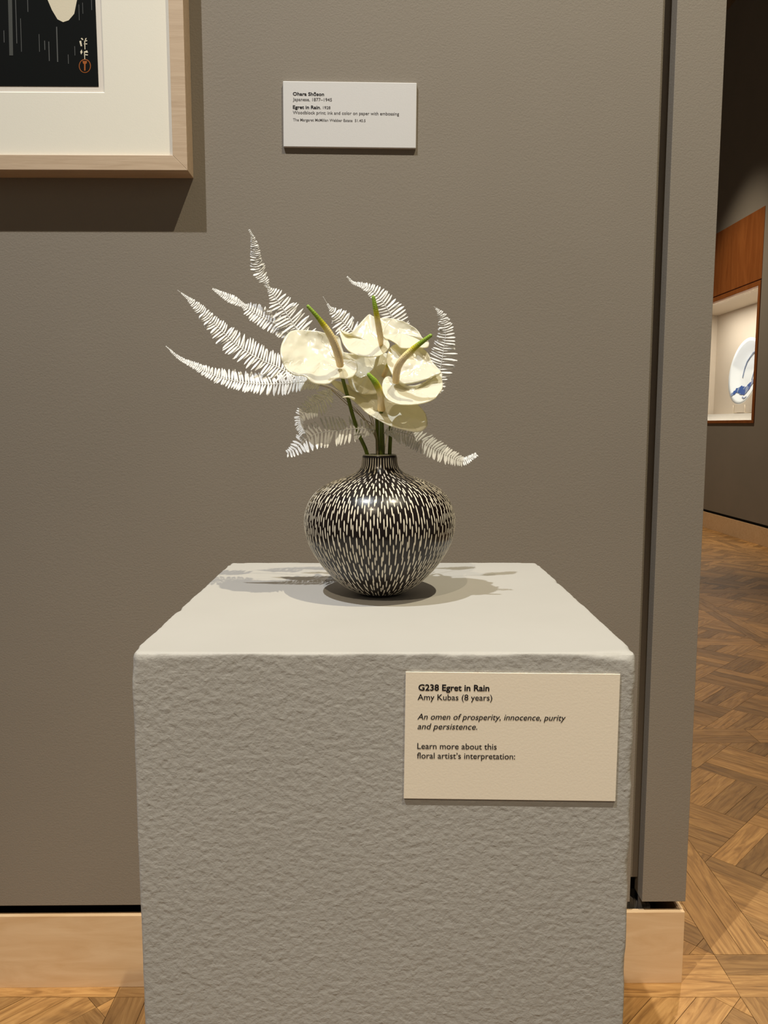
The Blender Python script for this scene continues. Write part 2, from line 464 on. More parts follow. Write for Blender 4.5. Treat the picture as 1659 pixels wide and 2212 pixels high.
for poly, ang in planks:
    cxp = sum(p[0] for p in poly)/len(poly); cyp = sum(p[1] for p in poly)/len(poly)
    if cxp > XS - 0.01: 
        poly = clip(poly, 1, 0, XS - 0.003)
        if len(poly) < 3: continue
    if cyp < 0.5 or cxp < -1.6: 
        rest.append((poly, ang)); continue
    pts = [proj((x, y, 0)) for x, y in poly]
    xs = [p[0] for p in pts]; ys = [p[1] for p in pts]
    vis = max(xs) > 0 and min(xs) < 1659 and min(ys) < 2212
    hid = (300 < min(xs) and max(xs) < 1350) or (cyp > 1.43 and max(xs) < 1490) or (cyp > 1.43 and cxp < 0.58)
    area = 0.5*abs(sum(pts[i][0]*pts[(i+1)%len(pts)][1]-pts[(i+1)%len(pts)][0]*pts[i][1] for i in range(len(pts))))
    if vis and not hid and area > 150: near.append((area, poly, ang))
    else: rest.append((poly, ang))
near.sort(key=lambda t: -t[0])
rest += [(p, a) for _, p, a in near[290:]]
for _, poly, ang in near[:290]:
    V, F, UV = [], [], []
    plank_geo(poly, ang, V, F, UV)
    link('plank', plank_mesh('plank', V, F, UV), M_oak, floor)
V, F, UV = [], [], []
for poly, ang in rest: plank_geo(poly, ang, V, F, UV)
tag(link('plank_field', plank_mesh('plank_field', V, F, UV), M_oak, floor), kind='stuff')

# ================================================================== PEDESTAL
PX0, PX1, PY0, PY1, PZ = -0.2237, 0.2235, 0.668, 1.121, 0.9
def axis(a, b, dense_lo, dense_hi, step):
    v = []; t = 0.0
    fine = [0, .0008, .0018, .003, .0045, .0065, .009, .013]
    lo = [a + q for q in fine] if dense_lo else [a]
    hi = [b - q for q in reversed(fine)] if dense_hi else [b]
    s, e = lo[-1], hi[0]; n = max(2, int((e - s) / step))
    return lo + [s + (e - s) * i / n for i in range(1, n)] + hi
def pedestal_mesh():
    ax, ay, az = axis(PX0, PX1, 1, 1, .006), axis(PY0, PY1, 1, 1, .006), axis(0, PZ, 0, 1, .012)
    idx = {}; V = []; F = []
    chips = [(PX1, PY0, .858, .005), (PX1, PY0, .795, .006), (PX1, PY0, .748, .004), (PX1, PY0, .70, .006), (PX1, PY0, .60, .004),
             (PX0, PY0, .893, .004), (PX0, PY0, .49, .004), (PX0, PY0, .41, .005), (PX0, PY0, .35, .004), (PX0, .83, .9, .004), (PX1, .98, .9, .004), (PX1-.03, PY0, .9, .004), (.06, PY0, .9, .0025), (PX1-.012, PY0, .897, .004)]
    def rad(p):
        r = .0032 + .0022 * noise.noise(p * 28) + .0013 * noise.noise(p * 90)
        for cxx, cyy, czz, cr in chips:
            d = (p - Vector((cxx, cyy, czz))).length
            if d < .014: r += cr * (1 - d / .014)
        if abs(p.z - PZ) < .02 and (min(abs(p.x-PX0), abs(p.x-PX1)) < .02) and (min(abs(p.y-PY0), abs(p.y-PY1)) < .02): r += .003
        return max(.0012, r)
    def vert(x, y, z):
        k = (round(x, 6), round(y, 6), round(z, 6))
        if k in idx: return idx[k]
        p = Vector((x, y, z)); r = rad(p)
        q = Vector((min(max(x, PX0+r), PX1-r), min(max(y, PY0+r), PY1-r), min(z, PZ-r)))
        d = p - q
        if d.length > 1e-9: p = q + d.normalized() * r
        if z == 0: p.z = 0
        idx[k] = len(V); V.append(p); return idx[k]
    def grid(A, B, fn):
        for i in range(len(A)-1):
            for j in range(len(B)-1):
                F.append((fn(A[i], B[j]), fn(A[i+1], B[j]), fn(A[i+1], B[j+1]), fn(A[i], B[j+1])))
    grid(ax, az, lambda a, b: vert(a, PY0, b)); grid(ax, az, lambda a, b: vert(a, PY1, b))
    grid(ay, az, lambda a, b: vert(PX0, a, b)); grid(ay, az, lambda a, b: vert(PX1, a, b))
    grid(ax, ay, lambda a, b: vert(a, b, PZ))
    me = mesh_from('pedestal', V, F); fix_normals(me); return me
tag(link('pedestal', pedestal_mesh(), M_plaster, smooth=True), 'light grey square plaster pedestal with rough stippled faces and chipped edges', 'pedestal')

# ================================================================== PRINTED CARDS
def text_mesh(txt, bold=False, italic=False):
    cu = bpy.data.curves.new('txt', 'FONT'); cu.body = txt; cu.size = 1.0
    cu.offset = 0.022 if bold else 0.004
    cu.shear = 0.22 if italic else 0.0
    cu.resolution_u = 3
    o = bpy.data.objects.new('txt', cu); COL.objects.link(o)
    bpy.context.view_layer.update()
    dg = bpy.context.evaluated_depsgraph_get()
    me = bpy.data.meshes.new_from_object(o.evaluated_get(dg))
    bpy.data.objects.remove(o, do_unlink=True); bpy.data.curves.remove(cu)
    me.materials.clear()
    return me
_cap = None
def put_text(txt, x0, x1, yb, cap, rot, planeY, mat, parent, bold=False, italic=False, wall=False):
    """lay one printed line on an upright face: pixel start, end, baseline; cap height in pixels"""
    me = text_mesh(txt, bold, italic)
    xs = [v.co.x for v in me.vertices]
    o3 = at(x0, yb, planeY(x0, yb)); e3 = at(x1, yb, planeY(x1, yb))
    c3 = at(x0, yb - cap, planeY(x0, yb))
    sx = (e3.x - o3.x) / (max(xs) - min(xs)); sy = (c3.z - o3.z) / 0.70
    xmin = min(xs); ca, sa = math.cos(rot), math.sin(rot)
    for v in me.vertices:
        x, y = (v.co.x - xmin) * sx, v.co.y * sy
        u, w = x*ca - y*sa, x*sa + y*ca
        X = o3.x + u
        Y = (1.4225 + math.tan(WA)*X - 0.0058) if wall else o3.y
        v.co = (X, Y, o3.z + w)
    return link('text_line', me, mat, parent)
def board(name, corners, off, mat, bevel):
    """rectangular board from four face corners, thickness off going back"""
    mb = MB(); mb.prism(corners, off); return mb.build(name, mat, None, bevel=bevel)

CY = PY0 - 0.0016
fc = [at(876.5,1451.5,CY), at(1340,1456.5,CY), at(1329.5,1731,CY), at(872.2,1725,CY)]
card = board('caption_card', fc, (0, 0.0011, 0), M_card, 0.0002)
tag(card, 'cream caption card with black text fixed to the pedestal front', 'card')
cpl = lambda px, py: CY - 0.00025
for txt, a, b2, yb, cap, bo, it in (
    ('G238 Egret in Rain', 903.7, 1056.9, 1491.3, 13.2, True, False),
    ('Amy Kubas (8 years)', 902, 1063.2, 1511.9, 12.9, False, False),
    ('An omen of prosperity, innocence, purity', 901.4, 1222.0, 1554.0, 12.9, False, True),
    ('and persistence.', 902, 1031, 1574.9, 12.9, False, True),
    ('Learn more about this', 901.4, 1072.8, 1617.6, 12.9, False, False),
    ('floral artist\u2019s interpretation:', 900.7, 1112.5, 1638.2, 12.9, False, False)):
    put_text(txt, a, b2, yb, cap, math.radians(-0.55), cpl, M_ink, card, bo, it)

def wcorner(px, py, off):                    # on the partition wall face, off metres in front of it
    return at(px, py, wallY(px, py, -off))
lab = board('wall_label', [wcorner(611,174.6,.0055), wcorner(900.4,178.6,.0055), wcorner(898.6,320.6,.0055), wcorner(612.2,317.2,.0055)], (0, .0056, 0), M_label, 0.0012)
tag(lab, 'small white museum label board mounted on the taupe wall beside the framed print', 'label')
wpl = lambda px, py: wallY(px, py, -0.0058)
for txt, a, b2, yb, cap, bo, mt in (
    ('Ohara Sh\u014dson', 632.6, 700, 206.0, 7.2, True, M_ink),
    ('Japanese, 1877\u20131945', 632.6, 716.9, 217.7, 7.0, False, M_inkgrey),
    ('Egret in Rain', 632.6, 690.8, 234.6, 7.2, True, M_ink),
    (', 1928', 691.8, 713.7, 235.2, 6.2, False, M_inkgrey),
    ('Woodblock print; ink and color on paper with embossing', 632.6, 862, 246.1, 7.0, False, M_inkgrey),
    ('The Margaret McMillan Webber Estate  51.40.5', 633, 789.5, 261.4, 6.0, False, M_inkgrey)):
    put_text(txt, a, b2, yb, cap, math.radians(-0.5), wpl, mt, lab, bo, False, True)

# ================================================================== FRAMED PRINT
FD = 0.044                                   # depth of the frame
def wu(px, py, off=0.0):                     # wall coordinates (u, z) of a pixel on a plane off in front of the wall
    P = wcorner(px, py, off); return P.x / math.cos(WA), P.z
ur, zb = wu(404.6, 368, FD)
ul = ur - 0.70; zt = zb + 0.98
RW = 0.0245
pic = empty('framed_print', W(0.5*(ul+ur), 0, zb))
tag(pic, 'dark woodblock print in a wide cream mat and pale maple frame', 'picture')
def WP(u, d, z): return Vector(W(u, d, z))
def rail(a, b, ai, bi):
    """mitred rail from outer corners a,b to inner corners ai,bi (u,z)"""
    mb = MB(); fr = [WP(p[0], -FD, p[1]) for p in (a, b, bi, ai)]
    n = Vector(W(0, 1, 0)) - Vector(W(0, 0, 0))
    mb.prism(fr, n * (FD - 0.0005)); return mb.build('frame_rail', M_frame, pic, bevel=0.0006)
o = [(ul, zb), (ur, zb), (ur, zt), (ul, zt)]
ii = [(ul+RW, zb+RW), (ur-RW, zb+RW), (ur-RW, zt-RW), (ul+RW, zt-RW)]
for k in range(4): rail(o[k], o[(k+1) % 4], ii[k], ii[(k+1) % 4])
MD, SD = 0.036, 0.033                        # mat face and sheet planes, measured off the wall
mu, mz = wu(226, 200.5, MD)
mtw = ur - RW - mu
wl, wz1 = ul + RW + mtw, zt - RW - (mz - zb - RW)
nrm = Vector(W(0, 1, 0)) - Vector(W(0, 0, 0))
mb = MB()
O4 = [(ul+RW, zb+RW), (ur-RW, zb+RW), (ur-RW, zt-RW), (ul+RW, zt-RW)]
I4 = [(wl, mz), (mu, mz), (mu, wz1), (wl, wz1)]
for k in range(4):
    a, b2, c, d = O4[k], O4[(k+1)%4], I4[(k+1)%4], I4[k]
    mb.prism([WP(p[0], -MD, p[1]) for p in (a, b2, c, d)], nrm*0.002)
mb.build('mat_board', M_mat, pic)
bev = 0.0022                                 # bevelled window edge of the mat, catching the light
mb = MB()
B4 = [(wl+bev, mz+bev), (mu-bev, mz+bev), (mu-bev, wz1-bev), (wl+bev, wz1-bev)]
for k in range(4):
    q = [WP(I4[k][0], -MD, I4[k][1]), WP(I4[(k+1)%4][0], -MD, I4[(k+1)%4][1]), WP(B4[(k+1)%4][0], -SD, B4[(k+1)%4][1]), WP(B4[k][0], -SD, B4[k][1])]
    mb.prism(q, nrm*0.0006)
mb.build('mat_bevel', M_mat, pic)
MB().prism([WP(p[0], -SD+.0005, p[1]) for p in ((wl-.01, mz-.01), (mu+.01, mz-.01), (mu+.01, wz1+.01), (wl-.01, wz1+.01))], nrm*0.001).build('print_sheet', M_sheet, pic)
au, az_ = wu(212.5, 187, SD)
PL = SD + 0.0001
pu0, pz1 = wl + (mu - au), wz1 - (az_ - mz)
art = MB().prism([WP(p[0], -PL, p[1]) for p in ((pu0, az_), (au, az_), (au, pz1), (pu0, pz1))], nrm*0.0004).build('print_field', M_black, pic)
def mark(name, pts, mat, lift=0.0003):       # flat printed shape, pixel outline at the sheet's plane
    loop = [WP(*(lambda q: (q[0], -PL-lift, q[1]))(wu(x, y, PL))) for x, y in pts]
    return MB().prism(loop, nrm*0.0002).build(name, mat, art)
# plain stand-in motif: a soft pale form above, a grey bar, thin vertical streaks, a small signature and seal
mark('pale_form', [(88,-60),(150,-60),(166,0),(160,30),(148,44),(136,48),(124,42),(112,22),(100,-6)], M_cream)
mark('grey_bar', [(16,-40),(25,-40),(28,120),(20,120)], M_grey)
for (x, y0, y1, w) in ((33,-10,94,1.5),(44,40,112,1.2),(59,-10,26,1.4),(96,88,108,1.6),(105,90,132,1.7),(84,74,112,1.2),(122,58,134,2.2),(8,66,92,1.4),(147,118,138,1.2),(161,100,120,1.2),(197,-10,22,1.2),(170,10,44,1.2),(178,6,30,1.0)):
    mark('rain_streak', [(x-w/2, y0), (x+w/2, y0), (x+w/2+(y1-y0)*.03, y1), (x-w/2+(y1-y0)*.03, y1)], M_rain)
for pts in ([(171,89),(175,88),(177,100),(174,100)], [(174,83),(177,82),(180,86),(178,87)], [(184,83),(187,82),(185,87),(183,87)], [(182,88),(188,87),(188,89),(182,90)], [(181,94),(188,94),(188,96),(181,96)], [(181.5,88),(183.5,88),(184,107),(182.5,107)],
            [(173,112),(176,107),(178,113),(175,118)], [(182,111),(188,109),(190,114),(184,114)], [(182,117),(190,118),(189,120),(182,119)], [(181,111),(183,111),(183.5,128),(182,128)]):
    mark('signature_stroke', pts, M_cream)
ring = [(183 + 13*math.cos(a), 142.5 + 15*math.sin(a)) for a in [2*math.pi*k/24 for k in range(24)]]
rin = [(183 + 11.3*math.cos(a), 142.5 + 13.2*math.sin(a)) for a in [2*math.pi*k/24 for k in range(24)]]
mark('seal_ring', ring, M_seal, 0.0002); mark('seal_inside', rin, M_black, 0.0004)
mark('seal_figure', [(178,132),(188,132),(187,137),(184.5,139),(184.5,153),(181.5,153),(181.5,139),(179,137)], M_seal, 0.0006)

# ================================================================== VASE
YV = 0.911
VX = at(820.2, 1135, YV).x
S_PX = 0.223
prof_px = [(105,163),(112,167),(125,168),(180,172),(215,181),(245,198),(270,222),(290,255),(308,295),(330,352),(350,410),(370,462),(395,508),(420,550),(450,593),(480,625),(520,657),(560,682),(600,701),(640,715),(680,725),(720,731),(760,733),(800,732),(840,728),(880,721),(920,712),(960,699),(1000,684),(1040,665),(1080,644),(1120,619),(1160,592),(1200,562),(1240,530),(1280,494),(1320,454),(1360,410),(1395,365),(1425,318),(1450,272),(1468,236)]
prof = []
for zy, hw in prof_px:
    y = 960 + zy * S_PX
    P = at(820.2, y, YV)
    prof.append((hw * S_PX * (P - CAMP).dot(VF) / FPX * 0.992, P.z))
# the camera sees the foot from above: settle the lower profile onto the pedestal
ztop = prof[0][1]; zlow = prof[-1][1]
prof = [(r, PZ + 0.0035 + (z - zlow) * (ztop - PZ - 0.0035) / (ztop - zlow)) for r, z in prof]
def smooth_profile(pr, n=3):
    c = catmull([Vector((r, z, 0)) for r, z in pr], n); return [(p.x, p.y) for p in c]
sp = smooth_profile(prof)
SEG = 96
def lathe(pr, seg, cxy, close_bottom=False):
    V, F = [], []
    for r, z in pr:
        for k in range(seg):
            a = 2*math.pi*k/seg; V.append((cxy[0]+r*math.cos(a), cxy[1]+r*math.sin(a), z))
    for i in range(len(pr)-1):
        for k in range(seg):
            k2 = (k+1) % seg; F.append((i*seg+k, (i+1)*seg+k, (i+1)*seg+k2, i*seg+k2))
    if close_bottom: F.append(tuple((len(pr)-1)*seg + k for k in range(seg)))
    return V, F
vase = empty('vase', (VX, YV, PZ))
tag(vase, 'round black vase with cream dash pattern standing on the pedestal', 'vase')
rb = sp[-1][0]
full = sp + [(rb*0.9, PZ+.0012), (rb*0.86, PZ+.0003), (rb*0.6, PZ+.0003)]
V, F = lathe(full, SEG, (VX, YV), True)
me = mesh_from('body', V, F); fix_normals(me); link('body', me, M_glaze, vase, smooth=True)
r0, z0 = sp[0]
neck_in = [(r0, z0), (r0-.0004, z0+.0009), (r0-.0015, z0+.0013), (r0-.0028, z0+.0008), (r0-.0034, z0-.001), (r0-.0036, z0-.012), (r0-.0036, z0-.03), (r0+.004, z0-.045)]
V, F = lathe(neck_in, SEG, (VX, YV)); me = mesh_from('rim', V, F); link('rim', me, M_rim, vase, smooth=True)
# painted dashes, drawn along the profile
arc = [0.0]
for i in range(1, len(sp)): arc.append(arc[-1] + math.hypot(sp[i][0]-sp[i-1][0], sp[i][1]-sp[i-1][1]))
def on_prof(s):
    s = min(max(s, 0), arc[-1])
    lo, hi = 0, len(arc)-1
    while hi - lo > 1:
        m = (lo+hi)//2
        if arc[m] <= s: lo = m
        else: hi = m
    t = (s-arc[lo])/max(1e-9, arc[hi]-arc[lo])
    r = sp[lo][0]+(sp[hi][0]-sp[lo][0])*t; z = sp[lo][1]+(sp[hi][1]-sp[lo][1])*t
    dr, dz = sp[hi][0]-sp[lo][0], sp[hi][1]-sp[lo][1]; l = math.hypot(dr, dz)
    return r, z, -dz/l, dr/l
def dash(V, F, s0, s1, a0, lean, w):
    n = 6; b = len(V)
    for i in range(n+1):
        t = i/n; s = s0+(s1-s0)*t; r, z, nr, nz = on_prof(s)
        hw = w*0.5*min(1.0, 0.35+4.5*min(t, 1-t)) 
        a = a0 + lean*(t-.5)/max(r, .012)
        da = hw/max(r, .005)
        for sgn, lift in ((-1, .00005), (0, .00032), (1, .00005)):
            rr, zz = r+nr*lift, z+nz*lift
            V.append((VX+rr*math.cos(a+sgn*da), YV+rr*math.sin(a+sgn*da), zz))
    for i in range(n):
        for k in range(2):
            F.append((b+i*3+k, b+(i+1)*3+k, b+(i+1)*3+k+1, b+i*3+k+1))
V, F = [], []
rng = random.Random(3)
PXM = YV / FPX                                # metres per photo pixel at the vase
# neck: long upright lines
nn = 42
for k in range(nn):
    a = 2*math.pi*k/nn
    dash(V, F, .0024, .0155 + rng.uniform(-.002, .0025), a + rng.uniform(-.01, .01), 0, 2.0*PXM)
# body: rows of dashes in three interleaved steps
LEN, GAPD = 25*PXM, 6*PXM
s = .0165; k = 0
while s < arc[-1] - .004:
    frac = s/arc[-1]
    ln = LEN*(0.60 if frac < .22 else 0.8 if frac < .36 else 1.0 if frac < .80 else .8)
    P = ln + GAPD
    r = on_prof(s + ln*.75)[0]
    n = 8*max(4, int(round(2*math.pi*r/(6.7*PXM)/8)))
    ph = rng.random()
    for j in range(n):
        a = 2*math.pi*(j + ph + rng.uniform(-.12, .12))/n
        js = s + (j % 2)*P*.5 + rng.uniform(-.17, .17)*P
        l2 = ln*rng.uniform(.82, 1.06)
        dash(V, F, max(.016, js), min(arc[-1]-.001, js+l2), a, rng.uniform(-.0003, .0007), rng.uniform(2.3, 2.9)*PXM)
    s += P; k += 1
me = mesh_from('painted_dashes', V, F); o = link('painted_dashes', me, M_stroke, vase, smooth=True); tag(o, 'cream painted dashes', kind='stuff')

# ================================================================== ANTHURIUMS
def px_dy(px, py, dy): return at(px, py, YV + dy)
def spathe(parent, patches, name='spathe'):
    V, F, UVs = [], [], []
    for ip, (c, outl, dy0, kx, kz, cup, rip, seed, vb) in enumerate(patches):
        ol = catmull([Vector((p[0], p[1], 0)) for p in outl], 5, True)
        n = len(ol); R = 22; b = len(V)
        C0 = at(c[0], c[1], YV)
        size = max((Vector((p.x-c[0], p.y-c[1], 0))).length for p in ol)
        def pt(x, y, r, ang):
            P = at(x, y, YV); dx, dz = P.x - C0.x, P.z - C0.z
            q = Vector((x*.035 + seed*7.3, y*.035, seed))
            dy = dy0 + kx*dx + kz*dz + cup*(1 - r*r)
            dy += rip * r*r*noise.noise(Vector((math.cos(ang)*1.9, math.sin(ang)*1.9, seed*3.1)))
            dy += 0.0036*noise.noise(q)*(1-.3*r) + 0.0008*noise.noise(q*2.3) 
            return at(x, y, YV + dy)
        V.append(pt(c[0], c[1], 0, 0)); UVs.append(((c[0]-vb[0])/100, (c[1]-vb[1])/100))
        for i in range(1, R+1):
            r = i/R
            for j in range(n):
                x = c[0]+(ol[j].x-c[0])*r; y = c[1]+(ol[j].y-c[1])*r
                V.append(pt(x, y, r, 2*math.pi*j/n)); UVs.append(((x-vb[0])/100, (y-vb[1])/100))
        for j in range(n):
            F.append((b, b+1+j, b+1+(j+1) % n))
            for i in range(R-1):
                q0 = b+1+i*n; q1 = q0+n
                F.append((q0+j, q1+j, q1+(j+1) % n, q0+(j+1) % n))
    me = mesh_from(name, V, F)
    uvl = me.uv_layers.new(name='leaf')
    for l in me.loops: uvl.data[l.index].uv = UVs[l.vertex_index]
    o = link(name, me, M_spathe, parent, smooth=True)
    m = o.modifiers.new('thickness', 'SOLIDIFY'); m.thickness = 0.0011; m.offset = 0
    return o
def spadix(parent, ctrl, radii_px):
    pts = catmull([px_dy(*c) for c in ctrl], 6); n = len(pts)
    tot = [0.0]
    for i in range(1, n): tot.append(tot[-1] + (pts[i]-pts[i-1]).length)
    L_ = tot[-1]; rad = []
    m = len(radii_px) - 1
    for d in tot:
        t = d/L_*m; i = min(int(t), m-1); rad.append((radii_px[i]+(radii_px[i+1]-radii_px[i])*(t-i))*PXM)
    # rounded tip
    d = (pts[-1]-pts[-2]).normalized(); r = rad[-1]
    for q in (.35, .7, .92): pts.append(pts[n-1] + d*r*q); rad.append(r*math.sqrt(1-q*q)); tot.append(L_ + r*q)
    mb = MB(); mb.tube(pts, rad, 14)
    me = mesh_from('spadix', mb.v, mb.f)
    uvl = me.uv_layers.new(name='len'); tm = tot[-1]
    for l in me.loops:
        i, k = divmod(l.vertex_index, 14); uvl.data[l.index].uv = (tot[i]/tm, k/14.0)
    fix_normals(me)
    return tag(link('spadix', me, M_spadix, parent, smooth=True), 'cream spadix with green tip')
def stem(parent, ctrl, rpx=4.2):
    pts = catmull([px_dy(*c) for c in ctrl], 6)
    n = len(pts)
    return MB().tube(pts, [rpx*PXM*(1 - .12*i/n) for i in range(n)], 10).build('stem', M_stem, parent, True)
def flower(label, base):
    e = empty('anthurium', px_dy(*base)); return tag(e, label, 'flower', 'white anthuriums in the vase')

fa = flower('white anthurium facing left, the leftmost bloom, with long green-tipped spadix', (797, 1000, 0))
spathe(fa, [((700, 772), [(623.8,718.4),(641.8,713),(664,713.5),(686.5,715.4),(710.6,722),(732,727.5),(738,748.5),(747,769),(764,778),(771,787),(771,800),(762,813.6),(747,817.5),(731,816.5),(719,822),(710,828.5),(692.5,829.5),(674.4,826),(661,813.6),(650,810.8),(637,810.2),(619,798),(609,778.6),(605.7,758),(610.5,738)], -.040, .22, .85, .012, .008, 1.0, (737, 792))])
spadix(fa, [(735,789,-.044),(729,762,-.058),(714,725,-.070),(690,690,-.078),(665.5,662,-.080)], [7.6,8.2,8.0,7.0,4.6,3.4])
stem(fa, [(799,1030,.002),(792.5,979.4,-.004),(776,940,-.008),(763,901,-.012),(752,860,-.018),(741,821,-.026),(736,796,-.034)])

fb = flower('white anthurium at the top of the bouquet with upright spadix', (817, 1000, .01))
spathe(fb, [((800, 738), [(731.6,713),(737,730),(742.5,744.4),(755,759),(775,768),(801,771),(821,767.6),(835.7,757.4),(841.5,745),(837,733),(832,715),(828,697),(816,687),(806.8,683.7),(798,679.3),(791,683.7),(777.9,698),(760,717.5),(746,721),(736,714)], -.030, -.05, 1.0, .010, .006, 2.0, (823, 746)),
            ((868, 720), [(818,690),(835,687.5),(850,688.7),(866,692),(879,698),(891,705),(901,712.6),(908,722),(913.9,731.4),(926,739),(924.5,749),(912,751),(899.4,748.5),(886.4,752),(866,751.5),(857,743),(843,734.3),(830,729),(823,712)], -.022, .10, .95, .008, .006, 3.0, (823, 744))])
spadix(fb, [(823,744,-.030),(821,724,-.044),(817,700,-.054),(812,672,-.060),(806.5,642,-.062)], [4.6,6.3,6.6,6.0,5.0,3.4])
stem(fb, [(818,1030,.01),(816,979,.010),(815,940,.012),(814,890,.020),(812,820,.030),(814,790,.034),(818,765,.026),(823,748,-.004)])

fc_ = flower('white anthurium facing right with folded spathe and curved spadix', (842, 1000, 0))
spathe(fc_, [((892, 786), [(842,799),(835,780),(838,760),(850,746),(880,740),(902,744),(913,752),(925.4,764.7),(932,779),(944,793.6),(952.5,805),(938,812),(918,820),(893,827),(868,829),(853,818)], -.040, .05, .75, .004, .004, 4.0, (853, 826)),
             ((890, 848), [(953,806.5),(955,818),(956,837),(947,851.5),(934,864),(904,872.8),(872.4,874.4),(853.6,871.3),(838.2,863.4),(828.5,849.3),(825.4,833.7),(829,820),(838,813.3),(848,817),(856,824),(880,833),(905,831),(932,817)], -.062, .05, 1.0, .006, .004, 5.0, (853, 824))])
spadix(fc_, [(855,825,-.054),(858,798,-.066),(870,776,-.076),(896,751,-.084),(930,725,-.090)], [7.0,7.6,7.4,6.6,4.8,3.6])
stem(fc_, [(841,1030,0),(841.8,979,0),(843,950,-.003),(844,921,.0),(846,900,.003),(850,862,.004),(855,840,-.018),(856,828,-.044)])

fd = flower('white anthurium lowest in the bouquet, tilted up and mostly shaded', (824, 1000, -.006))
spathe(fd, [((824, 886), [(715.7,823.5),(727,822.7),(744,828),(760,834),(780,838),(805,838),(835,842),(865,854),(895,868),(916,888.5),(922.5,905.8),(922.5,919.9),(910,930.8),(896,932.4),(872.4,928),(841,918.8),(817.5,906.5),(794,892.5),(775,875.4),(758,861.3),(740.7,849),(722,834.5)], -.036, .10, 1.05, .014, .006, 6.0, (823, 888))])
mbs = MB().tube(catmull([px_dy(766,862,-.052), px_dy(752,857,-.056), px_dy(739,858.7,-.06)], 4), [2.6*PXM,2.6*PXM,2.4*PXM,2.2*PXM,2*PXM,1.6*PXM,1.2*PXM,.7*PXM,.2*PXM], 8).build('spathe_tip', M_spathe, fd, True)
tag(mbs, 'pale pointed tip')
spadix(fd, [(824,884,-.027),(822.5,862,-.044),(820,845,-.054),(811,826,-.060),(796.5,809,-.062)], [8.4,7.0,6.6,7.0,6.6,4.0])
stem(fd, [(825,1030,-.006),(824,979,-.006),(823.6,940,-.008),(823,905,-.016),(823.5,888,-.030)], 4.4)

fe = flower('white anthurium half hidden in the middle between the other blooms', (826, 1000, .012))
spathe(fe, [((798, 806), [(738,762),(760,764),(800,768),(838,764),(847,790),(843,815),(831,835),(816,848),(800,851.5),(780,850),(765,844),(756,834),(752,820),(747,800),(740,780)], -.004, .05, .70, .010, .010, 7.0, (822, 812))])
spadix(fe, [(828,812,-.004),(834,800,-.012),(838,788,-.018),(841,776,-.020)], [4.5,5.0,4.4,3.0])
stem(fe, [(828,1030,.012),(827,979,.012),(826,930,.012),(822,870,.012),(818,826,.006)])

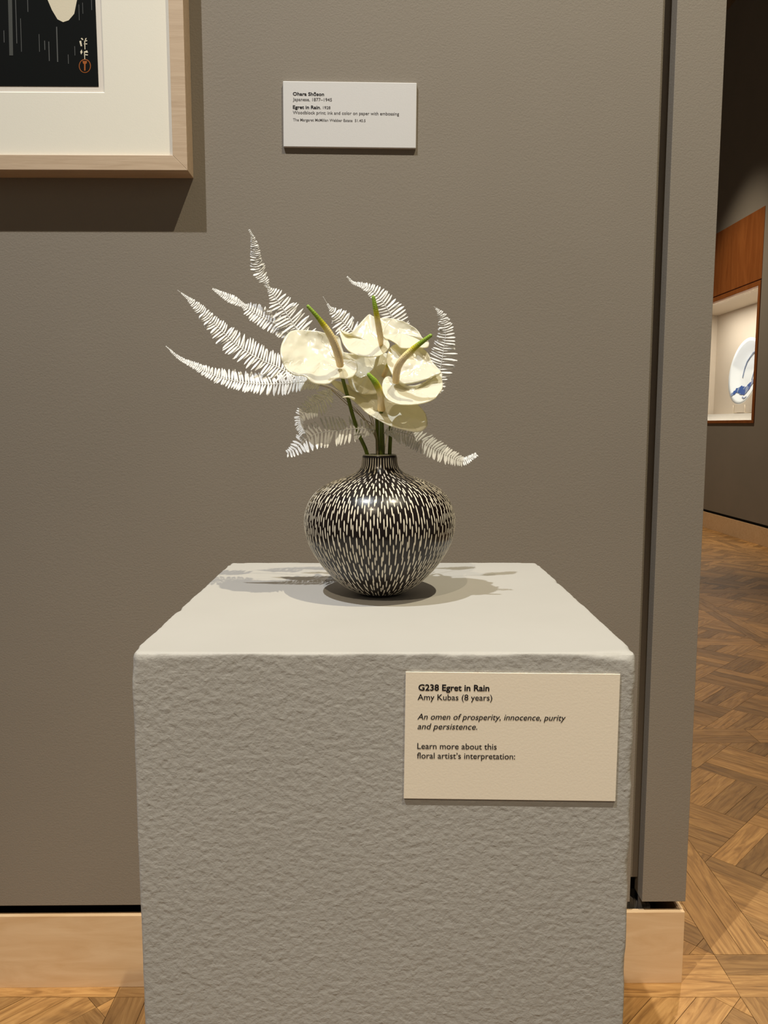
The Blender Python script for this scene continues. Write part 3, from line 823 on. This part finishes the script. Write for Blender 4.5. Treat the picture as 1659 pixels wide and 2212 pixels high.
# ================================================================== FERN FRONDS
def frond(label, stalk, rach, twist, seed, spacing=6.1, wpx=4.9, lean=76, stuffw=8.5):
    """stalk: (px,py,dy)...; rach: base-to-tip (px,py,dy,w_plus,w_minus) in photo pixels"""
    rg = random.Random(seed)
    root = empty('fern_frond', px_dy(*stalk[0]))
    tag(root, label, 'fern', 'bleached white fern fronds')
    cl = catmull([Vector(r[:3]) for r in rach], 8)
    wl_ = catmull([Vector((r[3], r[4], 0)) for r in rach], 8)
    pts2 = [(p.x, p.y, p.z) for p in cl]
    # rachis
    P3 = [px_dy(*p) for p in pts2]; n = len(P3)
    mb = MB().tube(P3, [PXM*(1.5 - 1.1*i/n) for i in range(n)], 6); mb.build('rachis', M_fern, root, True)
    sp3 = catmull([px_dy(*p) for p in stalk] + [P3[0]], 6)
    MB().tube(sp3, [PXM*.8]*len(sp3), 6).build('stalk', M_stalk, root, True)
    # arc walk in pixels
    acc = [0.0]
    for i in range(1, n): acc.append(acc[-1] + math.hypot(pts2[i][0]-pts2[i-1][0], pts2[i][1]-pts2[i-1][1]))
    tipV, tipF = [], []
    def leaflet(V, F, i, t, side, w):
        p = [pts2[i][k] + (pts2[i+1][k]-pts2[i][k])*t for k in range(3)]
        dx, dy = pts2[i+1][0]-pts2[i][0], pts2[i+1][1]-pts2[i][1]; l = math.hypot(dx, dy) or 1
        tx, ty = dx/l, dy/l
        nx, ny = (-ty*side, tx*side)
        a = math.radians(lean + rg.uniform(-7, 7))
        ux, uy = tx*math.cos(a)+nx*math.sin(a), ty*math.cos(a)+ny*math.sin(a)
        length = w*rg.uniform(.9, 1.1)
        curl = rg.uniform(-.10, .22)
        b = len(V); wd = wpx*rg.uniform(.85, 1.15)*min(1.0, .55 + w/40)
        KZ = .85 + rg.uniform(-.15, .15); kxl = math.tan(math.radians(twist))*.5
        tw = -ty*KZ + tx*kxl + rg.uniform(-.2, .2)
        for q, wf in ((0.0, .55), (.3, .95), (.6, 1.05), (.85, .8), (1.0, .25)):
            cx_ = p[0] + ux*length*q + tx*curl*length*q*q
            cy_ = p[1] + uy*length*q + ty*curl*length*q*q + .05*length*q*q
            rise = p[1] - cy_
            cd = p[2] + (KZ*rise + kxl*(cx_-p[0]))*PXM + rg.uniform(-.0003, .0003)
            hw = wd*.5*wf*(1 + .12*rg.uniform(-1, 1))
            C = at(cx_, cy_, YV + cd)
            A = Vector((tx, tw, -ty))*hw*PXM
            T = Vector((0, .7, -.5)) * .00035*wf
            V += [C-A, C-T*1.6, C+A, C+T]
        for r_ in range(4):
            for k in range(4):
                k2 = (k+1) % 4
                F.append((b+r_*4+k, b+r_*4+k2, b+(r_+1)*4+k2, b+(r_+1)*4+k))
        F.append((b, b+3, b+2, b+1)); F.append((b+16, b+17, b+18, b+19))
    s_ = 1.0; i = 0
    while s_ < acc[-1]:
        while i < n-2 and acc[i+1] < s_: i += 1
        t = (s_-acc[i])/max(1e-6, acc[i+1]-acc[i])
        for side, comp in ((1, 0), (-1, 1)):
            w = wl_[i][comp]+(wl_[min(i+1, n-1)][comp]-wl_[i][comp])*t
            if w < 2: continue
            if w < stuffw: leaflet(tipV, tipF, i, t, side, w)
            else:
                V, F = [], []; leaflet(V, F, i, t, side, w)
                link('leaflet', mesh_from('leaflet', V, F), M_fern, root)
        wm = max(wl_[i][0], wl_[i][1])
        s_ += spacing*(.45 + .55*min(1, wm/24))*rg.uniform(.9, 1.1)
    if tipF: tag(link('leaflet_tip', mesh_from('leaflet_tip', tipV, tipF), M_fern, root), 'tiny leaflets at the frond tip', kind='stuff')
    return root

frond('bleached fern frond lowest of those reaching far left, tip curling down', [(818,1012,.006),(812,950,.004),(790,912,.003),(755,873,.0),(716,841,-.004),(687,832,-.004)],
      [(690,834,-.004,8,10),(660.7,825,-.006,18,18),(624.5,828,-.008,26,22),(581,830,-.010,28,23),(547,828.5,-.012,27,20),(508.8,823,-.014,25,18),(475,815,-.016,20,15),(443.7,801.5,-.018,13,11),(417,788,-.020,8,7),(388,774,-.022,5,4),(358,748.5,-.024,2,1)], 8, 11)
frond('bleached fern frond second lowest at far left, long and straight', [(815,1012,.008),(812,950,.010),(792,910,.012),(758,871,.012),(718,838,.012),(680,828,.010)],
      [(660,824,.008,14,14),(629,810,.006,26,24),(605,795.5,.004,29,26),(571.5,781,.002,31,28),(540,764,.0,31,29),(508.8,742.4,-.002,27,28),(480,716,-.004,21,24),(455.7,691.8,-.006,15,17),(429,665,-.008,11,11),(405,643.6,-.010,4,4),(383.4,626.7,-.012,1,1)], -10, 12)
frond('short bleached fern frond with withered tip, middle of the left ferns', [(812,1012,.014),(812,950,.022),(790,880,.03),(740,800,.034),(690,750,.034)],
      [(660,730,.032,22,22),(625,714,.03,24,23),(600,701.5,.028,24,23),(581,692,.026,24,22),(557,680,.024,22,20),(540,669,.022,17,15),(528,661,.021,6,6),(504,648,.018,11,10),(480,636,.016,7,6),(459.4,624,.014,2,2)], 14, 13)
frond('tallest bleached fern frond rising above the bouquet, upper half twisted', [(814,1012,.016),(814,950,.026),(795,880,.034),(745,800,.036),(700,760,.034)],
      [(668,742,.03,28,28),(641,711,.028,38,34),(617,675,.026,32,34),(604,657,.025,27,24),(595.6,643.6,.024,22,15),(587,632,.023,12,9),(580,622,.022,4,4),(571.5,605,.020,11,12),(559.4,585.7,.018,17,17),(553,562,.016,13,13),(549.8,532.7,.014,10,9),(545,511,.012,4,4),(537.7,495,.010,2,2)], 6, 14)
frond('small bleached fern frond behind the blooms, between the two upper spadices', [(820,1012,.016),(820,950,.028),(820,860,.04),(810,780,.046),(796,750,.046)],
      [(786,738,.046,24,24),(760,714.5,.044,28,26),(740.7,696,.042,26,25),(728,682,.040,18,14),(718,670.5,.039,7,7),(710.6,661.7,.038,3,3),(698,641,.036,0,0)], -6, 15)
frond('bleached fern frond at the top centre arching left behind the upright spadix', [(822,1012,.018),(824,950,.032),(836,860,.046),(850,780,.052),(858,740,.052)],
      [(860,724,.052,30,24),(848,688,.050,33,22),(834,663,.048,30,20),(820,644,.046,22,17),(803.5,627,.044,14,12),(784,617.4,.042,8,6),(762,611,.040,4,3),(750.8,598,.038,2,2)], 10, 16)
frond('bleached fern frond at the right, standing upright and curving inward', [(830,1012,.016),(834,950,.026),(860,900,.034),(905,860,.036),(935,840,.036)],
      [(944,850,.034,14,14),(946,830,.034,18,16),(948,812,.034,24,22),(951,796,.034,30,28),(955,777.4,.033,31,29),(958.5,751.7,.032,27,22),(962,729,.031,22,18),(961,708.7,.030,17,14),(955,683,.029,10,9),(946.5,671,.028,4,4),(937.6,662.3,.027,1,1)], -8, 17, spacing=5.8, wpx=4.0)
frond('small curled bleached fern frond under the left bloom', [(816,1012,.000),(809,928,-.004),(785,904,-.006),(750,874,-.010),(722,848,-.012)],
      [(713.4,840,-.012,6,6),(705.5,854.5,-.014,22,20),(695,866,-.016,25,26),(676,877,-.020,22,23),(660,887.6,-.024,18,18),(648.5,901,-.028,12,12),(646,918,-.032,9,9),(653.8,936.7,-.036,8,8)], 12, 18, spacing=5.6, wpx=3.8)
frond('lowest left bleached fern frond spreading beside the vase neck', [(817,1012,-.002),(816,960,-.006),(812,934,-.008)],
      [(809,928.7,-.008,10,10),(782,925.6,-.012,24,24),(756,927,-.016,30,30),(724,930.7,-.020,33,33),(702.8,932.7,-.024,32,31),(681.6,938,-.028,28,30),(661.7,948.6,-.032,24,26),(646,962,-.036,17,20),(632,974.5,-.038,11,12),(620.6,979,-.040,8,10)], 10, 19, spacing=8.0, wpx=4.8)
frond('lowest right bleached fern frond drooping beside the vase neck, tip turned up', [(822,1012,-.002),(822,960,-.006),(826,939,-.008)],
      [(832,935,-.008,8,8),(850,930.8,-.010,20,16),(865.8,933.8,-.012,24,20),(888,941,-.014,24,22),(908.7,952.7,-.016,23,24),(929,964.7,-.018,22,24),(951.7,976.7,-.020,21,21),(977.4,988,-.022,16,16),(996,996,-.024,11,11),(1012,992,-.026,8,8),(1029,982,-.028,5,5)], -8, 20, spacing=5.6, wpx=4.2)

# ================================================================== DISPLAY CASE IN THE SIDE WALL
case = empty('display_case', (XS + 0.3, 0.5*(NY0+NY1), NZ0))
tag(case, 'lit display case with red-brown wooden frame set into the far side wall', 'display case')
D0, D1 = XS + 0.004, XS + 0.56
MB().box(XS - 0.004, XS + 0.03, NY0, NY1, NZ1 + 0.012, NZ2).build('header_panel', M_cherry, case, bevel=0.002)
FRW = 0.045
MB().box(XS - 0.010, XS + 0.035, NY0, NY1, NZ1 - FRW, NZ1).build('frame_rail', M_cherry, case, bevel=0.002)
MB().box(XS - 0.010, XS + 0.035, NY0, NY1, NZ0, NZ0 + 0.03).build('frame_rail', M_cherry, case, bevel=0.002)
MB().box(XS - 0.010, XS + 0.035, NY0, NY0 + 0.045, NZ0 + 0.0302, NZ1 - FRW - .0002).build('frame_stile', M_cherry, case, bevel=0.002)
MB().box(XS - 0.010, XS + 0.035, NY1 - 0.05, NY1, NZ0 + 0.0302, NZ1 - FRW - .0002).build('frame_stile', M_cherry, case, bevel=0.002)
MB().box(XS + 0.012, XS + 0.018, NY0 + 0.045, NY1 - 0.05, NZ0 + 0.03, NZ1 - FRW).build('glass_pane', M_glass, case)
MB().box(D1 - 0.02, D1, NY0 + .003, NY1 - .003, NZ0 + .003, NZ1).build('back_panel', M_lining, case)
MB().box(XS + 0.04, D1 - .02, NY1 - 0.03, NY1 - .003, NZ0 + .003, NZ1).build('end_panel', M_lining, case)
MB().box(XS + 0.04, D1 - .02, NY0 + .003, NY0 + 0.02, NZ0 + .003, NZ1).build('end_panel', M_lining, case)
MB().box(XS + 0.04, D1 - .02, NY0 + .02, NY1 - 0.03, NZ1 - 0.02, NZ1).build('case_ceiling', M_lining, case)
MB().box(XS + 0.04, D1 - .021, NY0 + .021, NY1 - 0.031, NZ0 + .003, NZ0 + 0.03).box(XS + 0.15, D1 - .021, NY0 + .06, NY1 - 0.07, NZ0 + .0302, NZ0 + 0.10).build('deck', M_deck, case)
# shallow fabric panel frame standing off the end of the case
MB().box(XS + 0.16, XS + 0.19, NY1 - 0.06, NY1 - 0.031, NZ0 + 0.101, NZ1 - 0.3).build('lining_batten', M_lining, case)
al = bpy.data.lights.new('case_lamp', 'AREA'); al.energy = 26; al.color = (1.0, 0.93, 0.84); al.shape = 'RECTANGLE'; al.size = 0.08; al.size_y = 1.7
alo = bpy.data.objects.new('case_lamp', al); COL.objects.link(alo)
alo.location = (XS + 0.10, 8.35, NZ1 - 0.03)
# porcelain dish standing on edge
PLX = XS + 0.30; PC = Vector((PLX, at(1600, 800, 1).y, 0))
pyc, pzc, PR = 8.19, 1.655, 0.345
plate = empty('porcelain_dish', (PLX, pyc, NZ0 + 0.101))
tag(plate, 'large white porcelain dish with blue painted plants standing in the lit case', 'dish')
ppro = [(0.0, 0.030), (.10, .030), (.17, .026), (.21, .018), (.26, .004), (.31, -.012), (.343, -.022), (.345, -.019), (.343, -.014), (.31, -.003), (.26, .014), (.21, .030), (.16, .038), (.0, .040)]
LEANP = math.radians(7)
def plp(u, v, d):                              # dish coordinates: u along the wall, v up, d away from the viewer
    return Vector((PLX + d + v*math.sin(LEANP), pyc + u, pzc + v*math.cos(LEANP)))
V, F = [], []; sg = 64
for r, d in ppro:
    for k in range(sg):
        a = 2*math.pi*k/sg; V.append(plp(r*math.cos(a), r*math.sin(a), d))
for i in range(len(ppro)-1):
    for k in range(sg):
        k2 = (k+1) % sg; F.append((i*sg+k, i*sg+k2, (i+1)*sg+k2, (i+1)*sg+k))
me = mesh_from('dish_body', V, F); bm = bmesh.new(); bm.from_mesh(me); bmesh.ops.remove_doubles(bm, verts=bm.verts, dist=1e-5); bmesh.ops.recalc_face_normals(bm, faces=bm.faces); bm.to_mesh(me); bm.free()
dish = link('dish_body', me, M_porcelain, plate, smooth=True)
def dz_at(r):
    for (r1, d1), (r2, d2) in zip(ppro[:7], ppro[1:7]):
        if r1 <= r <= r2: return d1 + (d2-d1)*(r-r1)/max(1e-6, r2-r1)
    return .03
def painted(name, pts, mat):
    V = [plp(u, v, dz_at(math.hypot(u, v)) - .005) for u, v in pts]
    mb = MB(); mb.prism(V, (.003, 0, 0)); return mb.build(name, mat, dish)
# u runs away from the viewer (photo left), so photo right is negative u
def strip(pts, w, mat):
    for (a, b2) in zip(pts, pts[1:]):
        dx, dy = b2[0]-a[0], b2[1]-a[1]; l = math.hypot(dx, dy); nx, ny = -dy/l*w, dx/l*w
        painted('painted_stroke', [(a[0]+nx, a[1]+ny), (b2[0]+nx, b2[1]+ny), (b2[0]-nx, b2[1]-ny), (a[0]-nx, a[1]-ny)], mat)
painted('painted_bud', [(-.16+.045*math.cos(a), .11+.075*math.sin(a)-.02*math.cos(a)) for a in [2*math.pi*k/14 for k in range(14)]], M_cobalt2)
strip([(-.14, .03), (-.12, -.04), (-.11, -.10)], .006, M_cobalt2)
strip([(.02, .14), (.07, .10), (.10, .03), (.11, -.06)], .007, M_cobalt2)
strip([(-.20, .17), (-.12, .19), (-.05, .185), (.02, .14)], .005, M_cobalt2)
rg = random.Random(5)
for k in range(16):
    t = k/15; u = .20 - .42*t; v = -.235 + .11*t + .03*math.sin(t*9)
    rr = .018 + .022*math.sin(t*math.pi)
    painted('painted_leaf', [(u + rr*1.3*math.cos(a)*rg.uniform(.7, 1.25), v + rr*math.sin(a)*rg.uniform(.7, 1.3)) for a in [2*math.pi*j/9 for j in range(9)]], M_cobalt if k % 3 else M_cobalt2)
strip([(-.02, -.27), (-.08, -.285), (-.13, -.27)], .006, M_cobalt2)
stand = MB()
for sgn in (-1, 1):
    u = sgn*.13
    stand.tube([Vector((PLX - .05, pyc+u, NZ0+.109)), Vector((PLX + .16, pyc+u, NZ0+.109)), Vector((PLX + .15, pyc+u*.6, pzc + .08))], [.007]*3, 8)
    stand.tube([Vector((PLX - .05, pyc+u, NZ0+.109)), Vector((PLX - .052, pyc+u, NZ0+.19))], [.007]*2, 8)
stand.tube([Vector((PLX + .16, pyc-.13, NZ0+.109)), Vector((PLX + .16, pyc+.13, NZ0+.109))], [.007]*2, 8)
so = stand.build('dish_stand', M_lining, None, True)
tag(so, 'cream wire stand holding the blue and white dish upright', 'stand')
